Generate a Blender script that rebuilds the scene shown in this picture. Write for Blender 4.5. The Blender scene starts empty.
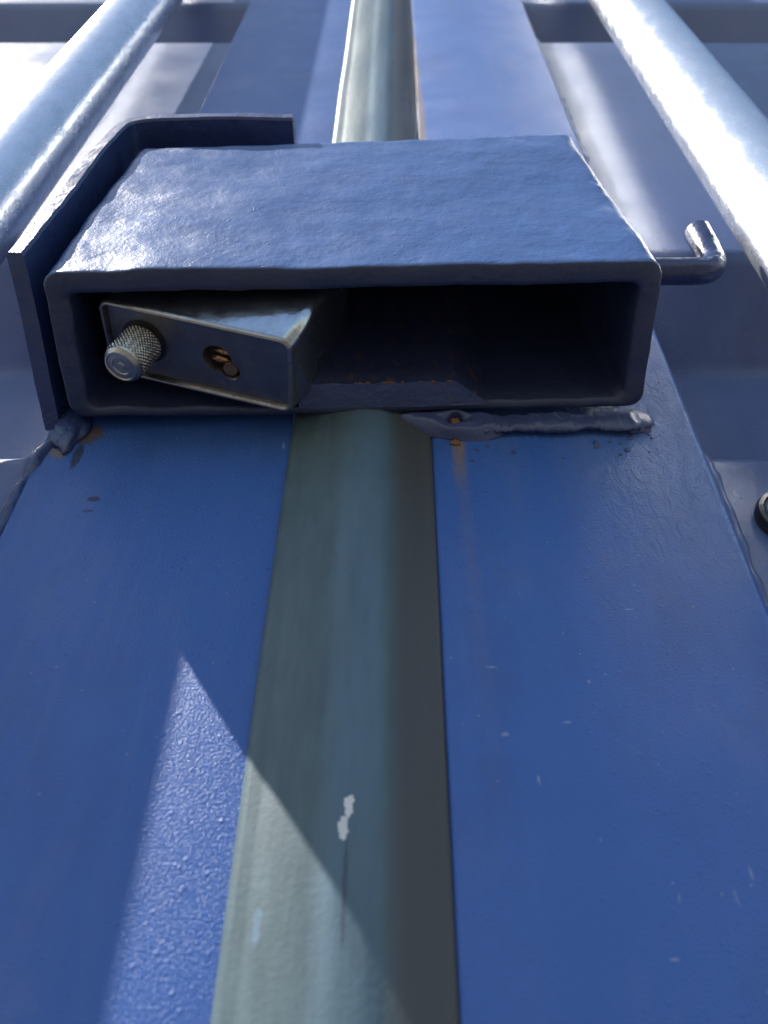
import bpy, bmesh, math, random
from mathutils import Vector, Matrix, noise
random.seed(7)
R = math.radians
scene = bpy.context.scene
COL = scene.collection

# ---------------------------------------------------------------- camera
CAMD = 0.17                                   # metres from the door face
cam_d = bpy.data.cameras.new("Camera")
cam = bpy.data.objects.new("Camera", cam_d)
COL.objects.link(cam)
cam.location = (0.0, -CAMD, 0.0)
cam.rotation_euler = (R(90 + 46.0), 0, 0)
cam_d.sensor_fit = 'VERTICAL'
cam_d.sensor_height = 36
cam_d.lens = 36 * 850 / 1024
cam_d.shift_x = -12 / 1024
cam_d.clip_start = 0.005
cam_d.clip_end = 500
cam_d.dof.use_dof = True
cam_d.dof.focus_distance = 0.262
cam_d.dof.aperture_fstop = 15
scene.camera = cam

# ---------------------------------------------------------------- light
SUN_TRAVEL = Vector((0.63, 0.247, -1.0)).normalized()
to_sun = -SUN_TRAVEL
elev = math.asin(to_sun.z)
azim = math.atan2(to_sun.x, to_sun.y)
world = bpy.data.worlds.new("World")
scene.world = world
world.use_nodes = True
wn, wl = world.node_tree.nodes, world.node_tree.links
wn.clear()
sky = wn.new('ShaderNodeTexSky')
sky.sky_type = 'NISHITA'
sky.sun_disc = False
sky.sun_elevation = elev
sky.sun_rotation = azim
sky.air_density = 1.3
sky.dust_density = 0.6
bg = wn.new('ShaderNodeBackground')
bg.inputs[1].default_value = 0.080
wo = wn.new('ShaderNodeOutputWorld')
wl.new(sky.outputs[0], bg.inputs[0])
wl.new(bg.outputs[0], wo.inputs[0])

sun_d = bpy.data.lights.new("Sun", 'SUN')
sun_d.energy = 5.0
sun_d.angle = R(0.5)
sun_d.color = (1.0, 0.95, 0.87)
sun = bpy.data.objects.new("Sun", sun_d)
COL.objects.link(sun)
sun.rotation_euler = to_sun.to_track_quat('Z', 'Y').to_euler()
sun.location = (-1, -1, 2)

scene.view_settings.view_transform = 'Standard'
scene.view_settings.look = 'None'
scene.view_settings.exposure = 1.28
scene.view_settings.gamma = 1

# ---------------------------------------------------------------- material helpers
class N:
    def __init__(s, name):
        s.m = bpy.data.materials.new(name)
        s.m.use_nodes = True
        s.t = s.m.node_tree
        s.n = s.t.nodes
        s.b = s.n['Principled BSDF']
        s.tc = s.n.new('ShaderNodeTexCoord')
    def link(s, a, b): s.t.links.new(a, b)
    def put(s, v, sock):
        if hasattr(v, 'is_output') or isinstance(v, bpy.types.NodeSocket): s.link(v, sock)
        else: sock.default_value = v
    def noise(s, scale, detail=4, rough=0.6, stretch=(1, 1, 1), dist=0.0, off=(0, 0, 0)):
        mp = s.n.new('ShaderNodeMapping')
        mp.inputs['Scale'].default_value = stretch
        mp.inputs['Location'].default_value = off
        s.link(s.tc.outputs['Object'], mp.inputs[0])
        t = s.n.new('ShaderNodeTexNoise')
        t.inputs['Scale'].default_value = scale
        t.inputs['Detail'].default_value = detail
        t.inputs['Roughness'].default_value = rough
        t.inputs['Distortion'].default_value = dist
        s.link(mp.outputs[0], t.inputs[0])
        return t.outputs[0]
    def voro(s, scale, feature='F1', stretch=(1, 1, 1), out=0):
        mp = s.n.new('ShaderNodeMapping')
        mp.inputs['Scale'].default_value = stretch
        s.link(s.tc.outputs['Object'], mp.inputs[0])
        t = s.n.new('ShaderNodeTexVoronoi')
        t.feature = feature
        t.inputs['Scale'].default_value = scale
        s.link(mp.outputs[0], t.inputs[0])
        return t.outputs[out]
    def ramp(s, v, stops):
        r = s.n.new('ShaderNodeValToRGB')
        e = r.color_ramp.elements
        while len(e) < len(stops): e.new(0.5)
        for i, (p, c) in enumerate(stops):
            e[i].position = p
            e[i].color = (c, c, c, 1) if not isinstance(c, tuple) else (*c, 1)
        s.put(v, r.inputs[0])
        return r.outputs[0]
    def math(s, op, a, b=0.0, c=0.0, clamp=False):
        m = s.n.new('ShaderNodeMath'); m.operation = op; m.use_clamp = clamp
        s.put(a, m.inputs[0]); s.put(b, m.inputs[1]); s.put(c, m.inputs[2])
        return m.outputs[0]
    def mix(s, f, a, b):
        m = s.n.new('ShaderNodeMix'); m.data_type = 'RGBA'
        s.put(f, m.inputs[0])
        s.put(a if not isinstance(a, tuple) else (*a, 1), m.inputs[6])
        s.put(b if not isinstance(b, tuple) else (*b, 1), m.inputs[7])
        return m.outputs[2]
    def xyz(s):
        q = s.n.new('ShaderNodeSeparateXYZ')
        s.link(s.tc.outputs['Object'], q.inputs[0])
        return q.outputs
    def smooth(s, v, a, b):
        m = s.n.new('ShaderNodeMapRange'); m.interpolation_type = 'SMOOTHSTEP'
        s.put(v, m.inputs[0]); m.inputs[1].default_value = a; m.inputs[2].default_value = b
        return m.outputs[0]
    def spot(s, x0, z0, rx, rz, wob=0.0, wscale=300):
        """soft elliptical mask in object x/z, edge broken by noise: 1 inside"""
        o = s.xyz()
        dx = s.math('DIVIDE', s.math('SUBTRACT', o[0], x0), rx)
        dz = s.math('DIVIDE', s.math('SUBTRACT', o[2], z0), rz)
        d = s.math('SQRT', s.math('ADD', s.math('MULTIPLY', dx, dx), s.math('MULTIPLY', dz, dz)))
        if wob:
            d = s.math('ADD', d, s.math('MULTIPLY', s.math('SUBTRACT', s.noise(wscale, 4, 0.7), 0.5), wob))
        return d
    def bump(s, layers):
        prev = None
        for h, dist, strength in layers:
            b = s.n.new('ShaderNodeBump')
            b.inputs['Distance'].default_value = dist
            b.inputs['Strength'].default_value = strength
            s.put(h, b.inputs['Height'])
            if prev is not None: s.link(prev, b.inputs['Normal'])
            prev = b.outputs[0]
        s.link(prev, s.b.inputs['Normal'])
    def fin(s, col=None, rough=None, metal=None, spec=None, coat=None, coat_r=0.1):
        if col is not None: s.put(col if not isinstance(col, tuple) else (*col, 1), s.b.inputs['Base Color'])
        if rough is not None: s.put(rough, s.b.inputs['Roughness'])
        if metal is not None: s.put(metal, s.b.inputs['Metallic'])
        if spec is not None: s.b.inputs['Specular IOR Level'].default_value = spec
        if coat is not None:
            s.b.inputs['Coat Weight'].default_value = coat
            s.b.inputs['Coat Roughness'].default_value = coat_r
        return s.m

M = {}
BLUE = (0.027, 0.096, 0.35)
BLUE2 = (0.038, 0.118, 0.39)
RUST = (0.20, 0.075, 0.025)

# door skin: factory paint with orange peel, dust, a rust run under the weld
def door_mat(name, peel, streak=False, stain=False, brushed_sheen=False, base=None, soft=1.0):
    n = N(name)
    cl = n.noise(9, 4, 0.6, (1, 1, .5))
    BA, BB = base or (BLUE, BLUE2)
    col = n.mix(n.ramp(cl, [(0.3, 0.0), (0.75, 1.0)]), BA, BB)
    dust = n.ramp(n.noise(38, 5, 0.7, (1, 1, .45)), [(0.52, 0.0), (0.85, 0.35)])
    col = n.mix(dust, col, (0.13, 0.17, 0.33))
    # paler grey higher up, run marks down the face, grime gathered in patches
    runs = n.ramp(n.noise(95, 4, 0.65, (1, 1, .045), off=(.3, .2, .1)), [(0.50, 0.0), (0.80, 0.30)])
    runs = n.math('MULTIPLY', runs, n.ramp(n.noise(11, 3, 0.5, (1, 1, .5), off=(5, 2, 8)), [(0.42, 0.0), (0.62, 1.0)]))
    col = n.mix(runs, col, (0.16, 0.20, 0.34))
    grime = n.ramp(n.noise(17, 6, 0.72, (1, 1, .6), off=(2, 9, 4)), [(0.50, 0.0), (0.74, 0.40)])
    col = n.mix(grime, col, (0.020, 0.040, 0.115))
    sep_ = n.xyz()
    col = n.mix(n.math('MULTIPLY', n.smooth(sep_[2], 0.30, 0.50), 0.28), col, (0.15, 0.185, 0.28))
    speck = n.ramp(n.voro(210), [(0.035, 1.0), (0.06, 0.0)])
    col = n.mix(n.math('MULTIPLY', speck, 0.5), col, (0.35, 0.37, 0.42))
    # dark nicks and pale scratches
    nick = n.ramp(n.noise(330, 2, 0.5), [(0.74, 0.0), (0.77, 1.0)])
    nick = n.math('MULTIPLY', nick, n.ramp(n.noise(26, 2, 0.5, off=(3, 1, 2)), [(0.5, 0.0), (0.6, 1.0)]))
    col = n.mix(n.math('MULTIPLY', nick, 0.6), col, (0.02, 0.03, 0.06))
    scr = n.ramp(n.noise(240, 1, 0.4, (1.6, 1, .35), off=(.4, 0, .7)), [(0.745, 0.0), (0.76, 1.0)])
    scr = n.math('MULTIPLY', scr, n.ramp(n.noise(20, 2, 0.5, off=(7, 1, 2)), [(0.53, 0.0), (0.6, 1.0)]))
    col = n.mix(n.math('MULTIPLY', scr, 0.3), col, (0.45, 0.47, 0.52))
    if streak:
        o = n.xyz()
        wig = n.math('MULTIPLY', n.math('SUBTRACT', n.noise(18, 2, 0.5, (.2, 1, 1)), 0.5), 0.004)
        cx = n.math('ADD', n.math('MULTIPLY', n.math('SUBTRACT', 0.215, o[2]), 0.02), 0.0195)
        d = n.math('ABSOLUTE', n.math('ADD', n.math('SUBTRACT', o[0], cx), wig))
        core = n.math('SUBTRACT', 1.0, n.smooth(d, 0.0006, 0.0030))
        fade = n.math('ADD', n.math('MULTIPLY', n.smooth(o[2], 0.182, 0.205), 0.72), n.math('MULTIPLY', n.smooth(o[2], 0.06, 0.2), 0.16))
        grit = n.ramp(n.noise(500, 3, 0.6), [(0.3, 0.45), (0.6, 1.0)])
        f = n.math('MULTIPLY', n.math('MULTIPLY', core, fade), grit)
        col = n.mix(f, col, (0.24, 0.155, 0.07))
        for (x0, z0, rx, rz) in ((.023, .122, .0014, .0003), (.0247, .1036, .0009, .0006), (.0392, .1067, .0011, .0003), (.046, .1177, .0004, .0005),
                                 (.031, .0925, .0003, .0012), (.060, .140, .0012, .0002), (.071, .072, .0003, .0016), (.052, .0560, .0010, .0003)):
            d = n.spot(x0, z0, rx, rz, 2.2, 1400)
            col = n.mix(n.math('MULTIPLY', n.math('SUBTRACT', 1.0, n.smooth(d, 0.3, 1.3)), 0.45), col, (.4, .42, .5))
    if stain:
        for (x0, z0, rx, rz, c, a) in ((-.0985, .2115, .0065, .006, (.085, .055, .03), .9),
                                       (-.1045, .203, .004, .004, (.17, .12, .06), .8),
                                       (-.0985, .201, .0018, .007, (.012, .018, .045), .9),
                                       (-.0885, .1815, .0022, .0014, (.012, .018, .05), .9),
                                       (-.089, .1765, .002, .0007, (.015, .02, .06), .8)):
            d = n.spot(x0, z0, rx, rz, 1.1, 420)
            col = n.mix(n.math('MULTIPLY', n.math('SUBTRACT', 1.0, n.smooth(d, 0.6, 1.0)), a), col, c)
    if brushed_sheen:                                                      # sky sheen beside the weld, painted in as a paler patch
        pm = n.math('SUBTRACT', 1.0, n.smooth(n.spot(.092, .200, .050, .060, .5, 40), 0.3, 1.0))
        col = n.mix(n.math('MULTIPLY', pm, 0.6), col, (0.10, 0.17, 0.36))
    rough = n.ramp(n.noise(30, 4, 0.6), [(0.3, 0.30), (0.7, 0.44)])
    lay = [(n.noise(14, 2, 0.4), 0.0035 * soft, 0.5),
           (n.noise(peel, 3, 0.85), 0.00030 * soft, 0.6),
           (n.ramp(n.voro(300), [(0.0, 1.0), (0.2, 0.0)]), 0.00035 * soft, 0.5),
           (n.noise(1500, 2, 0.6), 0.00022 * soft, 0.7)]
    if brushed_sheen:
        o = n.xyz()
        m = n.smooth(n.spot(.088, .205, .062, .075), 1.0, 0.35)
        m = n.math('SUBTRACT', 1.0, n.smooth(n.spot(.088, .205, .062, .075), 0.35, 1.0))
        h = n.noise(150, 4, 0.65, (1.4, 1, .55), 1.6)
        lay.append((n.math('MULTIPLY', h, m), 0.0011, 1.0))
    n.bump(lay)
    return n.fin(col, rough, 0.0, 0.5)

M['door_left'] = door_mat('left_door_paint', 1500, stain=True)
M['door_right'] = door_mat('right_door_paint', 1500, streak=True, brushed_sheen=True)
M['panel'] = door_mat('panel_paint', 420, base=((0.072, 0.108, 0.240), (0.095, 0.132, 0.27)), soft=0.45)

# hand-painted lock box: thick brush paint, pits, blisters, chips of rust on the edges
def box_mat(name, base=(0.042, 0.086, 0.225), rustamt=0.5, rough0=0.24, sc=1.0):
    n = N(name)
    col = n.mix(n.ramp(n.noise(22, 4, 0.6), [(0.3, 0.0), (0.7, 1.0)]), base, tuple(c * 1.18 for c in base))
    geo = n.n.new('ShaderNodeNewGeometry')
    edge = n.ramp(geo.outputs['Pointiness'], [(0.53, 0.0), (0.60, 1.0)])
    rn = n.ramp(n.noise(260, 5, 0.7), [(0.56, 0.0), (0.64, 1.0)])
    f = n.math('MULTIPLY', edge, rn)
    pit = n.ramp(n.noise(190, 3, 0.6, off=(1, 4, 2)), [(0.70, 0.0), (0.76, 1.0)])
    pitm = n.math('MULTIPLY', pit, n.ramp(n.noise(28, 2, 0.5, off=(2, 2, 2)), [(0.5, 0.0), (0.66, 1.0)]))
    f = n.math('MULTIPLY', n.math('ADD', f, n.math('MULTIPLY', pitm, 0.5), clamp=True), rustamt)
    col = n.mix(f, col, (0.11, 0.06, 0.045))
    rough = n.ramp(n.noise(60, 4, 0.6), [(0.3, rough0), (0.7, rough0 + 0.16)])
    # rare blisters and craters (cells kept by a random threshold)
    vt = n.n.new('ShaderNodeTexVoronoi'); vt.voronoi_dimensions = '2D'; vt.inputs['Scale'].default_value = 120 * sc
    o_ = n.xyz(); cb = n.n.new('ShaderNodeCombineXYZ')
    n.link(o_[0], cb.inputs[0]); n.link(n.math('ADD', o_[2], n.math('MULTIPLY', o_[1], 0.7)), cb.inputs[1])
    n.link(cb.outputs[0], vt.inputs[0])
    wn_ = n.n.new('ShaderNodeSeparateColor'); n.link(vt.outputs['Color'], wn_.inputs[0])
    keep = n.math('MULTIPLY', n.math('GREATER_THAN', wn_.outputs[0], 0.84), wn_.outputs[2])
    blis = n.math('MULTIPLY', n.ramp(vt.outputs[0], [(0.02, 1.0), (0.13, 0.0)]), keep)
    irr = n.ramp(n.noise(230, 3, 0.6, (1, 1, 1), 0.3, (2, 5, 1)), [(0.62, 0.0), (0.78, 1.0)])
    keep2 = n.math('MULTIPLY', n.math('GREATER_THAN', wn_.outputs[1], 0.90), wn_.outputs[2])
    crat = n.math('MULTIPLY', n.ramp(vt.outputs[0], [(0.0, 0.0), (0.05, 0.2), (0.10, 1.0), (0.17, 0.0)]), keep2)
    n.bump([(n.noise(26, 3, 0.5), 0.0016, 0.6),
            (n.noise(95 * sc, 4, 0.6, (1, 1, 1), 0.15), 0.0010, 0.5),
            (n.noise(300, 5, 0.7), 0.00045, 0.5),
            (n.math('MULTIPLY', blis, n.noise(900, 3, 0.7)), 0.0004, 0.45), (n.math('MULTIPLY', crat, n.ramp(n.noise(420, 3, 0.6), [(0.45, 0.0), (0.6, 1.0)])), 0.0004, 0.35),
            (n.math('MULTIPLY', irr, n.ramp(n.noise(34, 2, 0.5, off=(4, 1, 6)), [(0.46, 0.0), (0.56, 1.0)])), -0.00022, 0.45)])
    return n.fin(col, rough, 0.0, 0.6)
M['box'] = box_mat('brushed_on_blue_paint')
M['box_shaded'] = box_mat('shaded_box_paint', (0.018, 0.027, 0.070), 1.0, 0.36, 1.6)  # box paint darkened to carry the shade of rim and inside
M['bracket'] = box_mat('bracket_blue_paint', (0.024, 0.042, 0.125), 0.7, 0.26, 1.5)
M['weld'] = box_mat('painted_weld', (0.044, 0.060, 0.145), 0.6, 0.28, 2.0)
M['rod'] = box_mat('painted_rod', (0.020, 0.030, 0.090), 0.2, 0.2, 2.2)

def rubber(name, dark, pale, chip=False):
    n = N(name)
    wear = n.ramp(n.noise(30, 5, 0.65, (2.2, 1, .22)), [(0.3, 0.0), (0.72, 1.0)])
    col = n.mix(wear, dark, pale)
    fine = n.ramp(n.noise(260, 3, 0.6, (1, 1, .3)), [(0.35, 0.0), (0.8, 0.35)])
    col = n.mix(fine, col, tuple(c * 1.5 for c in pale))
    if chip:
        q = n.xyz()
        wx = n.math('ADD', q[0], n.math('MULTIPLY', n.math('SUBTRACT', n.noise(14, 3, 0.6, (1, 1, .5)), 0.5), 0.004))
        right_dark = n.smooth(wx, -0.0035, 0.0022)                         # right part of the strip is darker and greyer
        col = n.mix(right_dark, col, (0.058, 0.060, 0.064))
        mid = n.math('MULTIPLY', n.smooth(wx, -0.0175, -0.0140), n.math('SUBTRACT', 1.0, n.smooth(wx, -0.0050, -0.0010)))
        blot = n.ramp(n.noise(26, 5, 0.7, (2.5, 1, .3), off=(1, 1, 5)), [(0.30, 0.15), (0.65, 0.75)])
        col = n.mix(n.math('MULTIPLY', mid, blot), col, (0.088, 0.155, 0.225))  # bluish gloss along the middle, put into the colour as a band
        for (x0, z0, rx, rz, c, a, wb) in ((-.0096, .0832, .0013, .0026, (.60, .60, .60), 1.0, 2.6),
                                           (-.0106, .0785, .0010, .0030, (.56, .56, .56), 1.0, 2.6),
                                           (-.0098, .066, .0006, .012, (.03, .04, .06), .6, 1.2),
                                           (-.0262, .0610, .0009, .0042, (.14, .25, .38), .3, 2.2)):
            d = n.spot(x0, z0, rx, rz, wb, 480)
            col = n.mix(n.math('MULTIPLY', n.math('SUBTRACT', 1.0, n.smooth(d, 0.75, 0.95)), a), col, c)
    n.bump([(n.noise(60, 4, 0.6, (1, 1, .2)), 0.0008, 0.5), (n.noise(700, 3, 0.6), 0.00012, 0.6)])
    return n.fin(col, n.ramp(n.noise(50, 4, 0.6, (1, 1, .3)), [(0.3, 0.42), (0.7, 0.58)]), 0.0, 0.4)
M['gasket'] = rubber('faded_gasket_rubber', (0.042, 0.068, 0.084), (0.082, 0.122, 0.140), True)
M['gasket_dark'] = rubber('dark_gasket_rubber', (0.05, 0.056, 0.068), (0.082, 0.09, 0.10))

def galv(name):
    n = N(name)
    cell = n.ramp(n.voro(110, stretch=(1, 1, .6)), [(0.0, 0.0), (0.8, 1.0)])
    mott = n.noise(130, 5, 0.65, (1, 1, .5))
    f = n.math('MULTIPLY', cell, n.ramp(mott, [(0.35, 0.0), (0.7, 1.0)]))
    col = n.mix(f, (0.80, 0.82, 0.84), (0.58, 0.62, 0.66))
    rough = n.ramp(mott, [(0.3, 0.17), (0.7, 0.34)])
    n.bump([(n.noise(45, 2, 0.5), 0.0002, 0.4), (n.noise(420, 4, 0.65, (1, 1, .6)), 0.00018, 0.7)])
    return n.fin(col, rough, 0.88, 0.5)
M['galv'] = galv('galvanised_steel')

def plated(name, col, r, scr=300, stretch=(1, 1, 1), dirt=0.4):
    n = N(name)
    d = n.ramp(n.noise(130, 5, 0.7), [(0.42, 0.0), (0.72, dirt)])
    c = n.mix(d, col, (0.10, 0.065, 0.04))
    n.bump([(n.noise(scr, 3, 0.6, stretch), 0.00012, 0.8)])
    return n.fin(c, n.ramp(n.noise(200, 4, 0.6), [(0.3, r), (0.7, r + 0.18)]), 0.95, 0.5)
M['lock_body'] = plated('lock_case_steel', (0.40, 0.44, 0.50), 0.10, 250, dirt=0.35)
M['lock_face'] = plated('lock_face_steel', (0.20, 0.20, 0.215), 0.32, 900)
M['lock_rim'] = plated('lock_rim_steel', (0.30, 0.30, 0.32), 0.24, 700)
M['knob'] = plated('knurled_knob_steel', (0.44, 0.43, 0.41), 0.25, 700, dirt=0.45)
M['copper'] = plated('tarnished_brass', (0.50, 0.27, 0.14), 0.3, 500, dirt=0.8)
def flat(name, c, r, m=0.0):
    n = N(name)
    n.bump([(n.noise(600, 2), 0.0001, 0.4)])
    return n.fin(n.mix(n.noise(200, 3), c, tuple(k * 1.3 for k in c)), r, m)
M['black'] = flat('black_rubber', (0.012, 0.012, 0.014), 0.35)
M['cavity'] = flat('keyway_dark', (0.02, 0.014, 0.01), 0.6)
M['plug'] = plated('plug_steel', (0.60, 0.68, 0.74), 0.22, 300, dirt=0.1)
def ground_mat():
    n = N('pale_concrete')
    c = n.mix(n.noise(1.5, 6, 0.65), (0.055, 0.05, 0.045), (0.09, 0.083, 0.075))
    n.bump([(n.noise(60, 5, 0.6), 0.01, 0.6)])
    return n.fin(c, 0.9)
M['ground'] = ground_mat()

# ---------------------------------------------------------------- mesh helpers
def mk(name, verts, faces, mat, parent=None, smooth=True):
    me = bpy.data.meshes.new(name)
    me.from_pydata([tuple(v) for v in verts], [], faces)
    bm = bmesh.new(); bm.from_mesh(me)
    bmesh.ops.remove_doubles(bm, verts=bm.verts, dist=1e-6)
    bmesh.ops.recalc_face_normals(bm, faces=bm.faces)
    bm.to_mesh(me); bm.free()
    for p in me.polygons: p.use_smooth = smooth
    me.materials.append(M[mat])
    o = bpy.data.objects.new(name, me)
    COL.objects.link(o)
    if parent: o.parent = parent
    return o
def autosharp(o, ang=32):
    bm = bmesh.new(); bm.from_mesh(o.data)
    for e in bm.edges:
        if len(e.link_faces) == 2 and e.calc_face_angle(0) > R(ang): e.smooth = False
    bm.to_mesh(o.data); bm.free()
def thing(name, label, cat, loc=(0, 0, 0), group=None):
    o = bpy.data.objects.new(name, None); COL.objects.link(o)
    o.empty_display_size = 0.02
    o.location = loc
    o['label'] = label; o['category'] = cat
    if group: o['group'] = group
    return o
def shift(o, root):
    """vertices were made in world coordinates: keep them there under a root that is not at the origin"""
    o.parent = root
    o.location = -root.location
    return o
def wob(p, amp, sc, seed=0.0):
    q = Vector(p) * sc + Vector((seed, seed * 2, seed * 3))
    return Vector(p) + noise.noise_vector(q) * amp
def rrect(x0, x1, y0, y1, r, nc=5, step=0.003):
    """counter-clockwise rounded rectangle, densified"""
    pts = []
    cs = [((x1 - r, y1 - r), 0), ((x0 + r, y1 - r), 90), ((x0 + r, y0 + r), 180), ((x1 - r, y0 + r), 270)]
    nx = max(1, int(round((x1 - x0 - 2 * r) / step))); ny = max(1, int(round((y1 - y0 - 2 * r) / step)))
    seg = [nx, ny, nx, ny]
    for i, ((cx, cy), a) in enumerate(cs):
        arc = [(cx + r * math.cos(R(a + 90 * k / nc)), cy + r * math.sin(R(a + 90 * k / nc))) for k in range(nc + 1)]
        pts += arc
        j = (i + 1) % 4
        nxt = (cs[j][0][0] + r * math.cos(R(cs[j][1])), cs[j][0][1] + r * math.sin(R(cs[j][1])))
        m = seg[i]
        for k in range(1, m):
            t = k / m
            pts.append((arc[-1][0] * (1 - t) + nxt[0] * t, arc[-1][1] * (1 - t) + nxt[1] * t))
    return pts
def loft(loops, closed_ends=(False, False)):
    """loops: list of equal-length lists of 3D points"""
    n = len(loops[0]); v = [p for l in loops for p in l]; f = []
    for i in range(len(loops) - 1):
        for k in range(n):
            a = i * n + k; b = i * n + (k + 1) % n
            f.append((a, b, b + n, a + n))
    if closed_ends[0]: f.append(tuple(range(n)))
    if closed_ends[1]: f.append(tuple(range((len(loops) - 1) * n, len(loops) * n))[::-1])
    return v, f
def tube(path, rad, n=12, amp=0, sc=100, caps=True, flatten=1.0):
    loops = []
    up = Vector((0.13, -0.97, 0.2)).normalized()
    for i, p in enumerate(path):
        p = Vector(p)
        d = (Vector(path[min(i + 1, len(path) - 1)]) - Vector(path[max(i - 1, 0)])).normalized()
        a = d.cross(up).normalized(); b = a.cross(d)
        r = rad[i] if isinstance(rad, (list, tuple)) else rad
        loops.append([wob(p + a * (r * math.cos(2 * math.pi * k / n)) + b * (r * flatten * math.sin(2 * math.pi * k / n)), amp, sc) for k in range(n)])
    if caps:
        for end, s in ((0, 1), (-1, -1)):
            c = sum(loops[end], Vector()) / n
            d = (Vector(path[end]) - Vector(path[end + s if end == 0 else -2])).normalized()
            r = rad[end] if isinstance(rad, (list, tuple)) else rad
            l2 = [c + (q - c) * 0.8 + d * r * 0.15 for q in loops[end]]
            if end == 0: loops.insert(0, l2)
            else: loops.append(l2)
    return loft(loops, (caps, caps))
def bead(path, r, step=0.0016, amp=0.0007, ripple=0.35, n=10):
    """weld bead: rippled lumpy tube along a polyline"""
    pts = [Vector(p) for p in path]; out = []; rad = []
    t = 0
    for a, b in zip(pts, pts[1:]):
        L = (b - a).length; m = max(1, int(L / step))
        for k in range(m):
            out.append(a.lerp(b, k / m)); t += 1
    out.append(pts[-1])
    for i, p in enumerate(out):
        rr_ = r * (1 + ripple * 0.5 * math.sin(i * 1.15) + 0.45 * noise.noise(p * 160))
        rad.append(rr_ if 0 < i < len(out) - 1 else r * .5)
    return tube(out, rad, n, amp, 330)
def boxmesh(x0, x1, y0, y1, z0, z1, bev=0.0015, seg=3):
    bm = bmesh.new()
    bmesh.ops.create_cube(bm, size=1)
    for v in bm.verts:
        v.co = Vector(((x0 + x1) / 2 + v.co.x * (x1 - x0), (y0 + y1) / 2 + v.co.y * (y1 - y0), (z0 + z1) / 2 + v.co.z * (z1 - z0)))
    if bev: bmesh.ops.bevel(bm, geom=bm.edges[:], offset=bev, segments=seg, profile=0.5, affect='EDGES')
    vs = [v.co.copy() for v in bm.verts]; bm.verts.index_update()
    fs = [tuple(v.index for v in f.verts) for f in bm.faces]
    bm.free()
    return vs, fs
def merge(*parts):
    v, f = [], []
    for pv, pf in parts:
        o = len(v); v += list(pv); f += [tuple(i + o for i in q) for q in pf]
    return v, f

# ---------------------------------------------------------------- ground (bounces light up on to the undersides)
g = mk('ground', [(-60, -60, -1.35), (60, -60, -1.35), (60, 60, -1.35), (-60, 60, -1.35)], [(0, 1, 2, 3)], 'ground', smooth=False)
g['kind'] = 'structure'

# ---------------------------------------------------------------- the two container doors
ZB, ZT = -1.0, 1.35
XL0, XL1 = -0.111, -0.0322       # left stile
XR0, XR1 = 0.0108, 0.0965        # right stile
YC, YD = 0.005, 0.041            # crest and trough of the corrugated panel
def panel(x0, x1, name, parent):
    prof = [(YC, ZB)]
    for (a, b) in ((-0.235, -0.105), (0.206, 0.341), (0.652, 0.752), (1.10, 1.23)):
        prof += [(YC, a), (YD, a + 0.036), (YD, b - 0.038), (YC, b)]
    prof.append((YC, ZT))
    # round every fold
    pts = [Vector((0, *prof[0]))]
    for i in range(1, len(prof) - 1):
        p0, p1, p2 = (Vector((0, *prof[k])) for k in (i - 1, i, i + 1))
        a = p1 + (p0 - p1).normalized() * 0.006; b = p1 + (p2 - p1).normalized() * 0.006
        for k in range(5):
            t = k / 4
            pts.append(a * (1 - t) ** 2 + p1 * 2 * t * (1 - t) + b * t * t)
    pts.append(Vector((0, *prof[-1])))
    dense = []
    for a, b in zip(pts, pts[1:]):
        m = max(1, int((b - a).length / 0.03))
        for k in range(m): dense.append(a.lerp(b, k / m))
    dense.append(pts[-1])
    loops = []
    nx = int((x1 - x0) / 0.03)
    for k in range(nx + 1):
        x = x0 + (x1 - x0) * k / nx
        front = [Vector((x, p.y + 0.0005 * noise.noise(Vector((x * 9, p.y, p.z * 9))), p.z)) for p in dense]
        back = [Vector((x, p.y + 0.002, p.z)) for p in reversed(dense)]
        loops.append(front + back)
    v, f = loft(loops, (False, False))
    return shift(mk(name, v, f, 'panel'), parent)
def edgebead(x, z0, z1, r=0.0011):
    return bead([(x, YC - 0.0008, z0 + (z1 - z0) * k / 24) for k in range(25)], r, 0.0022, 0.0006, 0.3, 8)

ld = thing('container_door', 'left blue container door leaf, mostly shaded, with pale gasket along its edge', 'door', (-0.4, 0.0, ZB), 'container door leaves')
v, f = boxmesh(XL0, XL1, 0.0, 0.05, ZB, ZT, 0.0010)
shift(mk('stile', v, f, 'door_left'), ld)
panel(-0.75, XL0 - 0.0006, 'corrugated_panel', ld)
v, f = merge(edgebead(XL0 - 0.0008, -0.10, 0.206), edgebead(XL0 - 0.0008, 0.342, 0.651))
shift(mk('weld_bead', v, f, 'panel'), ld)

rd = thing('container_door', 'right blue container door leaf with a rust run below the lock box weld', 'door', (0.4, 0.0, ZB), 'container door leaves')
v, f = boxmesh(XR0, XR1, 0.0, 0.05, ZB, ZT, 0.0022)
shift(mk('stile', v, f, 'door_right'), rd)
panel(XR1 + 0.0006, 0.75, 'corrugated_panel', rd)
v, f = merge(edgebead(XR1 + 0.0012, -0.10, 0.206, .0016), edgebead(XR1 + 0.0012, 0.342, 0.651, .0016))
shift(mk('weld_bead', v, f, 'panel'), rd)

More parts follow.
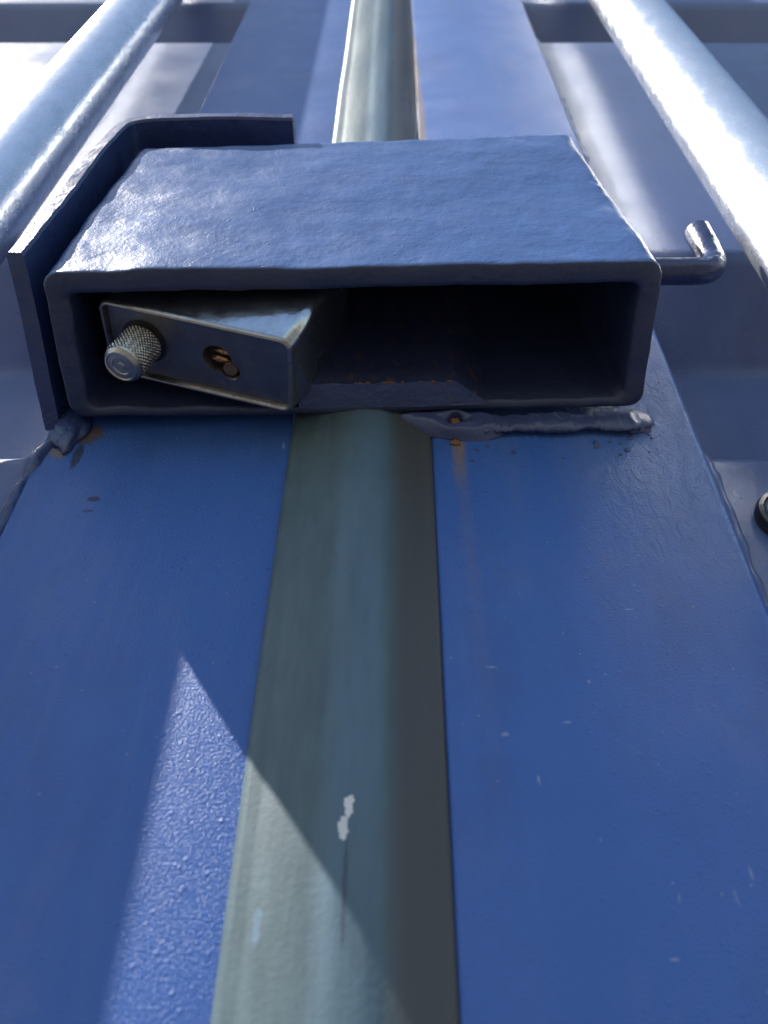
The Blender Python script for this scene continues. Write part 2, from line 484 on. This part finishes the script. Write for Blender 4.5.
# gaskets: extruded profiles (x, y), z long
def extr(prof, name, mat, parent, amp=0.0002):
    zs = [ZB + (ZT - ZB) * k / 120 for k in range(121)]
    loops = [[Vector((x + 0.0004 * noise.noise(Vector((x * 40, 3, z * 14))), y + amp * noise.noise(Vector((x * 90, 0, z * 25))), z)) for (x, y) in prof] for z in zs]
    v, f = loft(loops, (True, True))
    return shift(mk(name, v, f, mat), parent)
gp = [(-.0336, .012), (-.0334, .0004), (-.0328, -.0012), (-.0310, -.0020)]
for k in range(0, 31):
    x = -.0290 + .0385 * k / 30
    t = (x + .0105) / .0190
    bulge = -.0042 * max(0.0, 1 - abs(t) ** 2.0) ** .9
    bulge += -.0007 * math.exp(-((x + .0085) / .0055) ** 4)          # the slightly raised middle lip
    gp.append((x, min(bulge - .0010 * (1 - k / 30) - .0006, -.0006)))
gp += [(.0105, -.0004), (.0114, .0006), (.0117, .012)]
extr(gp, 'gasket', 'gasket', ld)

# ---------------------------------------------------------------- locking bars
def locking_bar(x, h, r, label):
    t = thing('locking_bar', label, 'locking bar', (x, -h, ZB), 'galvanised locking bars')
    n = 48
    zs = [ZB + (ZT - ZB) * k / 100 for k in range(101)]
    outer = [[Vector((x + r * math.cos(2 * math.pi * k / n) + .0003 * noise.noise(Vector((0, 1, z * 5))), -h + r * math.sin(2 * math.pi * k / n), z)) for k in range(n)] for z in zs]
    inner = [[Vector((x + (r - .003) * math.cos(2 * math.pi * k / n), -h + (r - .003) * math.sin(2 * math.pi * k / n), z)) for k in range(n)] for z in (ZT, ZB)]
    v, f = loft(outer + inner + [outer[0]])
    o = shift(mk('tube', v, f, 'galv'), t)
    return t
locking_bar(-0.1605, 0.0255, 0.0162, 'galvanised round locking bar on the left door, blue sky mirrored along it')
locking_bar(0.141, 0.0320, 0.0165, 'galvanised round locking bar on the right door, glaring white in the sun')

# ---------------------------------------------------------------- lock box (welded to right door)
TILT = Matrix.Rotation(R(-1.9), 4, 'Y')
PIV = Vector((-0.012, 0, 0.2266))
def tl(p): return PIV + TILT @ (Vector(p) - PIV)
ZL, ZU = 0.2266, 0.3262
lb = thing('lock_box', 'thick blue painted steel lock box, open underneath, between the two bars', 'lock box', (-0.012, -0.02, ZL))
def section(t, inset, rr_):
    x0 = -0.1030 + 0.0085 * t + inset; x1 = 0.0790 - 0.0065 * t - inset
    y0 = -0.0500 + 0.0030 * t + inset; y1 = -0.0045 - inset * 0.42
    # keep the point count identical for all loops
    return x0, x1, y0, y1, rr_
def ring(z, t, inset, rr_):
    x0, x1, y0, y1, r = section(t, inset, rr_)
    pts = []
    nx, ny, nc = 60, 16, 6
    cs = [((x1 - r, y1 - r), 0), ((x0 + r, y1 - r), 90), ((x0 + r, y0 + r), 180), ((x1 - r, y0 + r), 270)]
    for i, ((cx, cy), a) in enumerate(cs):
        arc = [(cx + r * math.cos(R(a + 90 * k / nc)), cy + r * math.sin(R(a + 90 * k / nc))) for k in range(nc + 1)]
        pts += arc
        j = (i + 1) % 4
        nxt = (cs[j][0][0] + r * math.cos(R(cs[j][1])), cs[j][0][1] + r * math.sin(R(cs[j][1])))
        m = nx if i in (0, 2) else ny
        for k in range(1, m):
            q = k / m
            pts.append((arc[-1][0] * (1 - q) + nxt[0] * q, arc[-1][1] * (1 - q) + nxt[1] * q))
    out = []
    for (x, y) in pts:
        p = Vector((x, y, z))
        p.z += max(0.0, (z - ZL) / (ZU - ZL)) * (x + .094) / .164 * 0.0095
        p.z -= 0.0095 * max(0, min(1, (y + 0.050) / 0.046)) * max(0.0, 1 - (z - ZL) / 0.07)
        p = wob(wob(wob(p, 0.0007, 22), 0.0004, 75, 3), 0.00022, 260, 7)
        out.append(tl(p))
    return out
TH = 0.0066
loops = [ring(ZU, 1, 0.006, 0.003), ring(ZU, 1, 0.0012, 0.004), ring(ZU - 0.0012, 1, 0, 0.005)]
for k in range(1, 44):
    t = 1 - k / 44
    loops.append(ring(ZL + (ZU - ZL) * t, t, 0, 0.005))
loops += [ring(ZL + 0.0007, 0, 0, 0.005), ring(ZL + 0.0002, 0, 0.0002, 0.005), ring(ZL, 0, 0.0007, 0.0047),
          ring(ZL, 0, 0.0030, 0.004), ring(ZL, 0, 0.0048, 0.0035), ring(ZL + .0002, 0, TH - 0.0006, 0.003), ring(ZL + 0.0010, 0, TH, 0.003)]
for k in range(1, 12):
    t = k / 12
    loops.append(ring(ZL + (ZU - 0.007 - ZL) * t, t, TH, 0.003))
loops.append(ring(ZU - 0.007, 1, TH, 0.003))
v, f = loft(loops, (True, True))
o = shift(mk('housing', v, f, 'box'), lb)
o.data.materials.append(M['box_shaded'])
for pg_ in o.data.polygons:                    # sawn rim and inside: rust flecks, plus shade put into a darker paint
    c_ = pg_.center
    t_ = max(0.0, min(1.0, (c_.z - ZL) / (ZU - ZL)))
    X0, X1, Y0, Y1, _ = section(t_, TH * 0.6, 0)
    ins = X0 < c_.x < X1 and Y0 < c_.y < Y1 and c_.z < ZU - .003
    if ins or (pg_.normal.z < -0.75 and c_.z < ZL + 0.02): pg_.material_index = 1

# lining plate on the door side of the opening, cut off at a slant
def plate_prism(poly_xz, y0, y1, amp=0.0003):
    """polygon in x/z, between y0 and y1"""
    v = [wob((x, y, z), amp, 150) for y in (y0, y1) for (x, z) in poly_xz]
    n = len(poly_xz)
    f = [tuple(range(n)), tuple(range(n, 2 * n))[::-1]] + [(k, (k + 1) % n, n + (k + 1) % n, n + k) for k in range(n)]
    return v, f
pts = []
# plan outline (x,y) of the lip extruded in z: thick on the left, thin after the slanted cut
xs = [-0.031 + 0.0495 * k / 36 for k in range(37)]
yb = -0.0068
lip = [(x, -0.0148 + 0.0004 * noise.noise(Vector((x * 220, 0, 0))) + 0.0003 * noise.noise(Vector((x * 700, 5, 0)))) for x in xs] + [(0.0285, -0.0078), (0.0285, yb)] + [(x, yb) for x in reversed(xs)]
lv = [tl(wob((x, y, z - (0.0095 * (y + .05) / .046 if z < ZL + .01 else 0)), .0002, 300)) for z in (ZL - 0.0009, ZU - .010) for (x, y) in lip]
n_ = len(lip)
lf = [tuple(range(n_)), tuple(range(n_, 2 * n_))[::-1]] + [(k, (k + 1) % n_, n_ + (k + 1) % n_, n_ + k) for k in range(n_)]
o = shift(mk('lining_plate', lv, lf, 'box_shaded', smooth=False), lb)
o.data.materials.append(M['weld'])
for pg_ in o.data.polygons:
    if pg_.normal.z < -0.6: pg_.material_index = 1

# weld along the door side: long bead plus a smeared lump with a rusty blow-hole
def lump(cx, cy, cz, rx, ry, rz, amp, sc, nu=40, nv=20, seed=0, flat=None):
    v = []; f = []
    for i in range(nv + 1):
        th = math.pi * i / nv
        for k in range(nu):
            ph = 2 * math.pi * k / nu
            d = Vector((math.sin(th) * math.cos(ph), math.sin(th) * math.sin(ph), math.cos(th)))
            s = 1 + amp * noise.noise(d * sc + Vector((seed, 0, 0))) + amp * 0.5 * noise.noise(d * sc * 2.7 + Vector((0, seed, 0)))
            v.append(Vector((cx + rx * d.x * s, cy + ry * d.y * s, cz + rz * d.z * s)))
    for i in range(nv):
        for k in range(nu):
            f.append((i * nu + k, i * nu + (k + 1) % nu, (i + 1) * nu + (k + 1) % nu, (i + 1) * nu + k))
    return v, f
wz = lambda x: ZL - 0.0115 + (x + .012) * 0.033
path = [(x, -0.0016, wz(x) - 0.0015) for x in [0.028 + 0.049 * k / 110 for k in range(111)]]
p1 = tube(path, [0.0050 * (1 + .22 * noise.noise(Vector((q[0] * 90, 1, 2))) + .10 * abs(math.sin(q[0] * 1150 + 2 * noise.noise(Vector((q[0] * 200, 3, 3))))) + .12 * noise.noise(Vector((q[0] * 420, 7, 1)))) for q in path], 22, 0.0007, 260, True, 0.36)
p3 = lump(0.0775, -0.0002, wz(.0795) - .0010, 0.0050, 0.0024, 0.0062, .3, 1.3, 32, 20, 9)
spat = []
for k in range(26):
    x = random.uniform(0.02, 0.094); z = wz(x) - random.uniform(0.004, 0.020) ** 1.0
    if x > .083: z = ZL + random.uniform(-.02, .03)
    q_ = random.uniform(.0003, .0008)
    spat.append(lump(x, -0.0001, z, q_, q_ * .6, q_, .4, 1.5, 10, 6, k))
v, f = merge(p1, p3, *spat)
shift(mk('weld_bead', v, f, 'weld'), lb)
# smeared weld tab, an irregular plate with a real hole
def tab():
    out = [(-.0040, .0005), (0.000, .0012), (.010, .0014), (.020, .0012), (.0300, .0010), (.0335, .0002), (.0345, -.0022), (.0338, -.0048), (.0320, -.0062), (.0270, -.0072), (.0215, -.0070), (.0160, -.0062), (.0105, -.0045), (.0060, -.0028), (.0010, -.0015)]
    # ring between outline and hole
    hole = (0.0192, -0.0012)
    dense = []
    for i, (a, b) in enumerate(zip(out, out[1:] + out[:1])):
        for k in range(4):
            t = k / 4
            dense.append(Vector((a[0] * (1 - t) + b[0] * t, a[1] * (1 - t) + b[1] * t)))
    n = len(dense); hc = Vector(hole)
    V = []; F = []
    levels = 9
    for L in range(levels + 1):
        t = L / levels
        for k, q in enumerate(dense):
            a = math.atan2(q.y - hc.y, q.x - hc.x)
            inner = hc + Vector((math.cos(a) * 0.0021, math.sin(a) * 0.0019))
            p = q.lerp(inner, t)
            bulge = 0.0042 * math.sin(min(1, t * 2.6) * math.pi / 2) - 0.0022 * max(0, (t - .8) / .2)
            x, z = p.x, wz(p.x) + p.y * 1.35 + .001
            V.append(wob((x, -0.0002 - bulge, z), 0.0009, 170, 2))
    for L in range(levels):
        for k in range(n):
            F.append((L * n + k, L * n + (k + 1) % n, (L + 1) * n + (k + 1) % n, (L + 1) * n + k))
    return V, F, n, levels
V, F, n_, L_ = tab()
back = [Vector((p.x, p.y + 0.003, p.z)) for p in V[-n_:]]
o = len(V); V2 = V + back
F2 = F + [((L_) * n_ + k, L_ * n_ + (k + 1) % n_, o + (k + 1) % n_, o + k) for k in range(n_)]
shift(mk('weld_tab', V2, F2, 'weld'), lb)
M['rust'] = flat('orange_rust', (0.17, 0.075, 0.035), 0.8)
v, f = lump(0.0186, -0.0030, wz(.0188) - 0.0030, 0.0017, 0.0012, 0.0024, .8, 2.5, 20, 12, 4)
v2, f2 = lump(0.0185, -0.0004, wz(.018) - 0.0092, 0.0014, 0.0005, 0.0012, .6, 2.5, 20, 12, 5)
shift(mk('rust_scale', *merge((v, f), (v2, f2)), 'rust'), lb)

# rust flakes along the cut edge of the lining plate
fl = []
for k in range(9):
    x = -0.012 + 0.0285 * (k / 8) ** 1.4 + random.uniform(-.0015, .0015)
    q = tl(Vector((x, -0.0149, ZL - 0.0009 - 0.0095 * (.05 - .0149) / .046)))
    fl.append(lump(q.x, q.y, q.z, random.uniform(.0003, .0012), random.uniform(.0002, .0004), random.uniform(.0002, .0004), .6, 2.2, 12, 8, k))
shift(mk('rust_flake_edge', *merge(*fl), 'rust'), lb)
# bent rod out of the right side
rz = 0.2635; ry = -0.0285; rr0 = 0.0046
path = [Vector((0.070 + 0.0305 * k / 8, ry, rz)) for k in range(9)]
c = Vector((0.1005, ry, rz + 0.0085))
for k in range(1, 13):
    a = R(-90 + 84 * k / 12)
    path.append(c + Vector((math.cos(a) * 0.0085, 0, math.sin(a) * 0.0085)))
last = path[-1]
for k in range(1, 8): path.append(last + Vector((-0.0001 * k, -0.0003 * k, 0.0026 * k)))
v, f = tube(path, rr0, 20, 0.0005, 120)
o = shift(mk('bent_rod', v, f, 'rod'), lb); autosharp(o, 40)

# ---------------------------------------------------------------- bracket on the left door
br = thing('angle_bracket', 'blue steel angle bracket on the left door wrapping the corner of the box', 'bracket', (-0.108, -0.02, ZL - .004))
def bracket():
    # L profile in x/z (side leg then top leg), swept in y ; thickness 5.5 mm, corner rounded
    th = 0.0050
    x0 = -0.1125; zt = 0.3455; xe = -0.0460; zb = ZL + 0.002
    outer = [(x0, zb)]; inner = [(x0 + th, zb)]
    m = 90
    ro, ri = 0.012, 0.007
    for k in range(1, m): 
        z = zb + (zt - ro - zb) * k / m
        outer.append((x0, z)); inner.append((x0 + th, z))
    for k in range(7):
        a = R(180 - 90 * k / 6)
        cx, cz = x0 + ro, zt - ro
        outer.append((cx + ro * math.cos(a), cz + ro * math.sin(a))); inner.append((cx + ri * math.cos(a), cz + ri * math.sin(a)))
    for k in range(1, 17):
        x = x0 + ro + (xe - x0 - ro) * k / 16
        outer.append((x, zt)); inner.append((x, zt - th))
    ring_ = outer + inner[::-1]
    n = len(ring_)
    def y_out(z): return -0.0535 + 0.0018 * (z - ZL) / 0.12
    loops = []
    ny = 14
    for j in range(ny + 1):
        l = []
        for i, (x, z) in enumerate(ring_):
            y0 = y_out(z); y = y0 * (1 - j / ny) + 0.0005 * j / ny
            p = Vector((x + 0.006 * (z - ZL) / 0.12, y, z))
            if j == 0:
                # chamfer the outer edge
                io = i if i < len(outer) else n - 1 - i
                mid = Vector(((outer[io][0] + inner[io][0]) / 2, 0, (outer[io][1] + inner[io][1]) / 2))
                p = Vector((mid.x + 0.006 * (z - ZL) / 0.12 + (x - mid.x) * .72, y, mid.z + (z - mid.z) * .72))
            elif j == 1:
                p.y = y0 + 0.0009
            # the foot of the side leg drops toward the door
            w_ = max(0.0, 1 - (z - zb) / 0.05); p.z -= 0.0145 * w_ * (j / ny) ** 1.2
            l.append(wob(wob(p, .0008, 24, 4), 0.00018, 140, 1))
        loops.append(l)
    v, f = loft(loops, (False, False))
    # end caps of strip, front and back closed by quads between outer and inner
    no = len(outer)
    for j, flip in ((0, False), (ny, True)):
        b = j * n
        for i in range(no - 1):
            f.append((b + i, b + i + 1, b + n - 2 - i, b + n - 1 - i))
    return v, f
o = shift(mk('angle_plate', *bracket(), 'bracket'), br); autosharp(o, 28)
# weld at its foot
p = lump(-0.1040, 0.0000, ZL - 0.012, 0.0056, 0.0036, 0.0120, .3, 1.6, 36, 20, 2)
q = bead([(-0.1035, -0.001, ZL - .004), (-0.1065, 0.0005, ZL - 0.014), (-0.1105, 0.0015, ZL - 0.024), (-0.1125, 0.002, ZL - 0.04), (-0.1128, 0.003, ZL - 0.07)], 0.0026, .0018, .0003, .06, 12)
q2 = bead([(-0.106, -0.045, ZL - .000), (-0.1062, -0.030, ZL - 0.0015), (-0.106, -0.014, ZL - 0.0035), (-0.1052, -0.003, ZL - 0.005)], 0.0022, .0018, .0008, .2, 10)
shift(mk('weld_lump', *merge(p, q), 'bracket'), br)

# ---------------------------------------------------------------- padlock hanging inside
# local frame: u along the face (right), w towards the door, a = up along the body
FC = Vector((-0.0605, -0.0250, 0.2170))
ax_u = Vector((0.957, 0.055, -0.286)).normalized()
ax_w = Vector((0, 1, 0)); ax_w = (ax_w - ax_u * ax_w.dot(ax_u)).normalized()
ax_a = ax_u.cross(ax_w).normalized()
if ax_a.z < 0: ax_a = -ax_a
pl = thing('padlock', 'grey steel padlock with knurled knob lying askew inside the lock box', 'padlock', FC)
MAT = Matrix((ax_u, ax_w, ax_a)).transposed().to_4x4()
pl.matrix_world = Matrix.Translation(FC) @ MAT
HU, HW, HA = 0.0310, 0.0132, 0.046
def lring(a, inset, r):
    x0, x1, y0, y1 = -HU + inset, HU - inset, -HW + inset, HW - inset
    # tapers a little at its left end
    pts = []
    nc = 6
    cs = [((x1 - r, y1 - r), 0), ((x0 + r, y1 - r), 90), ((x0 + r, y0 + r), 180), ((x1 - r, y0 + r), 270)]
    for (cx, cy), an in cs:
        for k in range(nc + 1):
            pts.append(Vector((cx + r * math.cos(R(an + 90 * k / nc)), cy + r * math.sin(R(an + 90 * k / nc)), a)))
    return pts
REC = 0.0022
def flare(a, inset, r, k):
    out = []
    for p in lring(a, inset, r):
        s_ = max(0.0, min(1.0, (p.x + HU) / (2 * HU)))
        if p.y < 0: p.y -= 0.0040 * k * s_ ** 1.1
        if p.x > 0: p.x += 0.0025 * k
        out.append(p)
    return out
v, f = loft([flare(HA, 0.003, .002, 1), flare(HA - .002, 0, 0.0034, 1), flare(0.020, 0, 0.0034, 1), flare(0.0150, 0, .0034, .95), flare(0.011, 0, .0034, .78),
             flare(0.007, 0, .0034, .5), flare(0.0035, 0, .0034, .18), lring(0.0016, 0, 0.0034)], (True, False))
o = mk('case', v, f, 'lock_body', pl); autosharp(o, 30)
v, f = loft([lring(0.0016, 0, 0.0034), lring(0.0004, 0.0002, 0.0034), lring(0, 0.0007, 0.003), lring(0, 0.0011, 0.0028), lring(0.0004, 0.0015, 0.0026), lring(REC, 0.0018, 0.0024)])
o = mk('rim', v, f, 'lock_rim', pl)
# face plate with a keyhole cut: grid of the outline around a heart-shaped opening
KC = Vector((0.0060, 0.0003))
def keyshape(a):
    # union of big disc and small disc offset to lower right
    best = 0
    for (cx, cy, r) in ((0, 0, 0.0048), (0.0040, 0.0034, 0.0032)):
        dx, dy = math.cos(a), math.sin(a)
        b = dx * cx + dy * cy; c_ = cx * cx + cy * cy - r * r
        D = b * b - c_
        if D > 0: best = max(best, b + math.sqrt(D))
    return best
outl = lring(REC, 0.00185, 0.0024)
dense = []
for p0, p1 in zip(outl, outl[1:] + outl[:1]):
    m = max(1, int((p1 - p0).length / 0.0015))
    for k in range(m): dense.append(p0.lerp(p1, k / m))
n_ = len(dense); V = []; F = []
def kp(q, s=1.0):
    a = math.atan2(q.y - KC.y, q.x - KC.x)
    return Vector((KC.x + math.cos(a) * keyshape(a) * s, KC.y + math.sin(a) * keyshape(a) * s, REC))
for L in range(7):
    for q in dense: V.append(q.lerp(kp(q), L / 6))
for q in dense: V.append(kp(q, 0.95) + Vector((0, 0, 0.0006)))
for q in dense: V.append(kp(q, 0.93) + Vector((0, 0, 0.0045)))
for L in range(8):
    for k in range(n_): F.append((L * n_ + k, L * n_ + (k + 1) % n_, (L + 1) * n_ + (k + 1) % n_, (L + 1) * n_ + k))
o = mk('face_plate', V, F, 'lock_face', pl); autosharp(o, 40)
v = [kp(q, 0.97) + Vector((0, 0, 0.0036)) for q in dense]
mk('keyway', v, [tuple(range(n_))], 'cavity', pl, False)
# tumbler cover: tilted brass tongue and a small disc inside the keyhole
def disc(cx, cy, cz, r, h, n=24, sx=1.0, tilt=0.0):
    lo = []
    for (rr_, z) in ((r * .9, 0), (r, h * .2), (r, h)):
        lo.append([Vector((cx + math.cos(2 * math.pi * k / n) * rr_ * sx, cy + math.sin(2 * math.pi * k / n) * rr_, cz + z + tilt * math.cos(2 * math.pi * k / n) * rr_)) for k in range(n)])
    return loft(lo, (True, True))
a1 = disc(KC.x + .0036, KC.y + .0034, REC + 0.0008, 0.0024, 0.002, tilt=.15)
b1 = lump(KC.x - .0004, KC.y + .0014, REC + 0.0026, 0.0032, 0.0010, 0.0010, .5, 1.6, 24, 14, 3)
b2 = lump(KC.x + .0006, KC.y - .0012, REC + 0.0030, 0.0026, 0.0008, 0.0010, .5, 1.6, 24, 14, 6)
o = mk('tumbler', *merge(a1, b1, b2), 'copper', pl); autosharp(o, 40)
# washer ring round the knob
KB = Vector((-0.0182, -0.0004))
def annul(cx, cy, r0, r1, z0, z1, n=40):
    lo = []
    for (rr_, z) in ((r0, z1), (r0, z0), (r1, z0), (r1, z1)):
        lo.append([Vector((cx + rr_ * math.cos(2 * math.pi * k / n), cy + rr_ * math.sin(2 * math.pi * k / n), z)) for k in range(n)])
    return loft(lo)
mk('knob_seat', *annul(KB.x, KB.y, 0.0045, 0.0074, REC - 0.0003, REC + 0.0016), 'black', pl, False)
# knurled knob: helical diamond knurling as real relief
def knob():
    n = 144; rows = 52; r0 = 0.0062; z0 = REC + 0.0005; L = 0.0150
    loops = []
    zk0, zk1 = 0.0012, L - 0.0016
    for j in range(rows + 1):
        z = zk0 + (zk1 - zk0) * j / rows
        l = []
        for k in range(n):
            th = 2 * math.pi * k / n
            ar = th * r0; p = 0.00125
            u1 = (ar + z * .9) / p; u2 = (ar - z * .9) / p
            cnt = round(2 * math.pi * r0 / p)
            u1 = th / (2 * math.pi) * cnt + z * .9 / p; u2 = th / (2 * math.pi) * cnt - z * .9 / p
            t1 = abs((u1 % 1) - .5) * 2; t2 = abs((u2 % 1) - .5) * 2
            h = min(t1, t2)
            edge = min(1, min(j, rows - j) / 3)
            r = r0 - 0.00022 + 0.00055 * h * edge
            l.append(Vector((KB.x + r * math.cos(th), KB.y + r * math.sin(th), z0 - z)))
        loops.append(l)
    def circ(r, z): return [Vector((KB.x + r * math.cos(2 * math.pi * k / n), KB.y + r * math.sin(2 * math.pi * k / n), z0 - z)) for k in range(n)]
    pre = [circ(0.0052, -0.001), circ(0.0052, 0.0006), circ(0.0058, 0.0008)]
    post = [circ(0.0059, L - 0.0014), circ(0.0059, L - .0012), circ(0.0050, L)]
    face = [circ(0.0050, L), circ(0.0046, L + 0.0001), circ(0.0044, L - 0.0003), circ(0.0028, L - 0.0002), circ(0.0026, L - .0005), circ(0.0012, L - .0005), circ(0.0010, L - .0002)]
    return loft(pre + loops + post + face, (False, True))
o = mk('knob', *knob(), 'knob', pl); autosharp(o, 35)

# ---------------------------------------------------------------- round plug at the right edge
cx, cz = 0.1158, 0.1775
pg = thing('round_plug', 'small round steel plug in a black rubber ring on the right door', 'plug', (cx, YC, cz))
def lathe_y(prof, n=40):
    return loft([[Vector((cx + r * math.cos(2 * math.pi * k / n), y, cz + r * math.sin(2 * math.pi * k / n))) for k in range(n)] for (r, y) in prof], (True, True))
o = shift(mk('rubber_ring', *lathe_y([(0.0082, YC), (0.0104, YC), (0.0106, YC - .002), (0.0100, YC - .0036), (0.0088, YC - .0038), (0.0084, YC - .003)]), 'black'), pg); autosharp(o, 50)
o = shift(mk('steel_cap', *lathe_y([(0.0083, YC - .001), (0.0082, YC - .0036), (0.0072, YC - .0050), (0.004, YC - .0058), (0.001, YC - .006)]), 'plug'), pg)
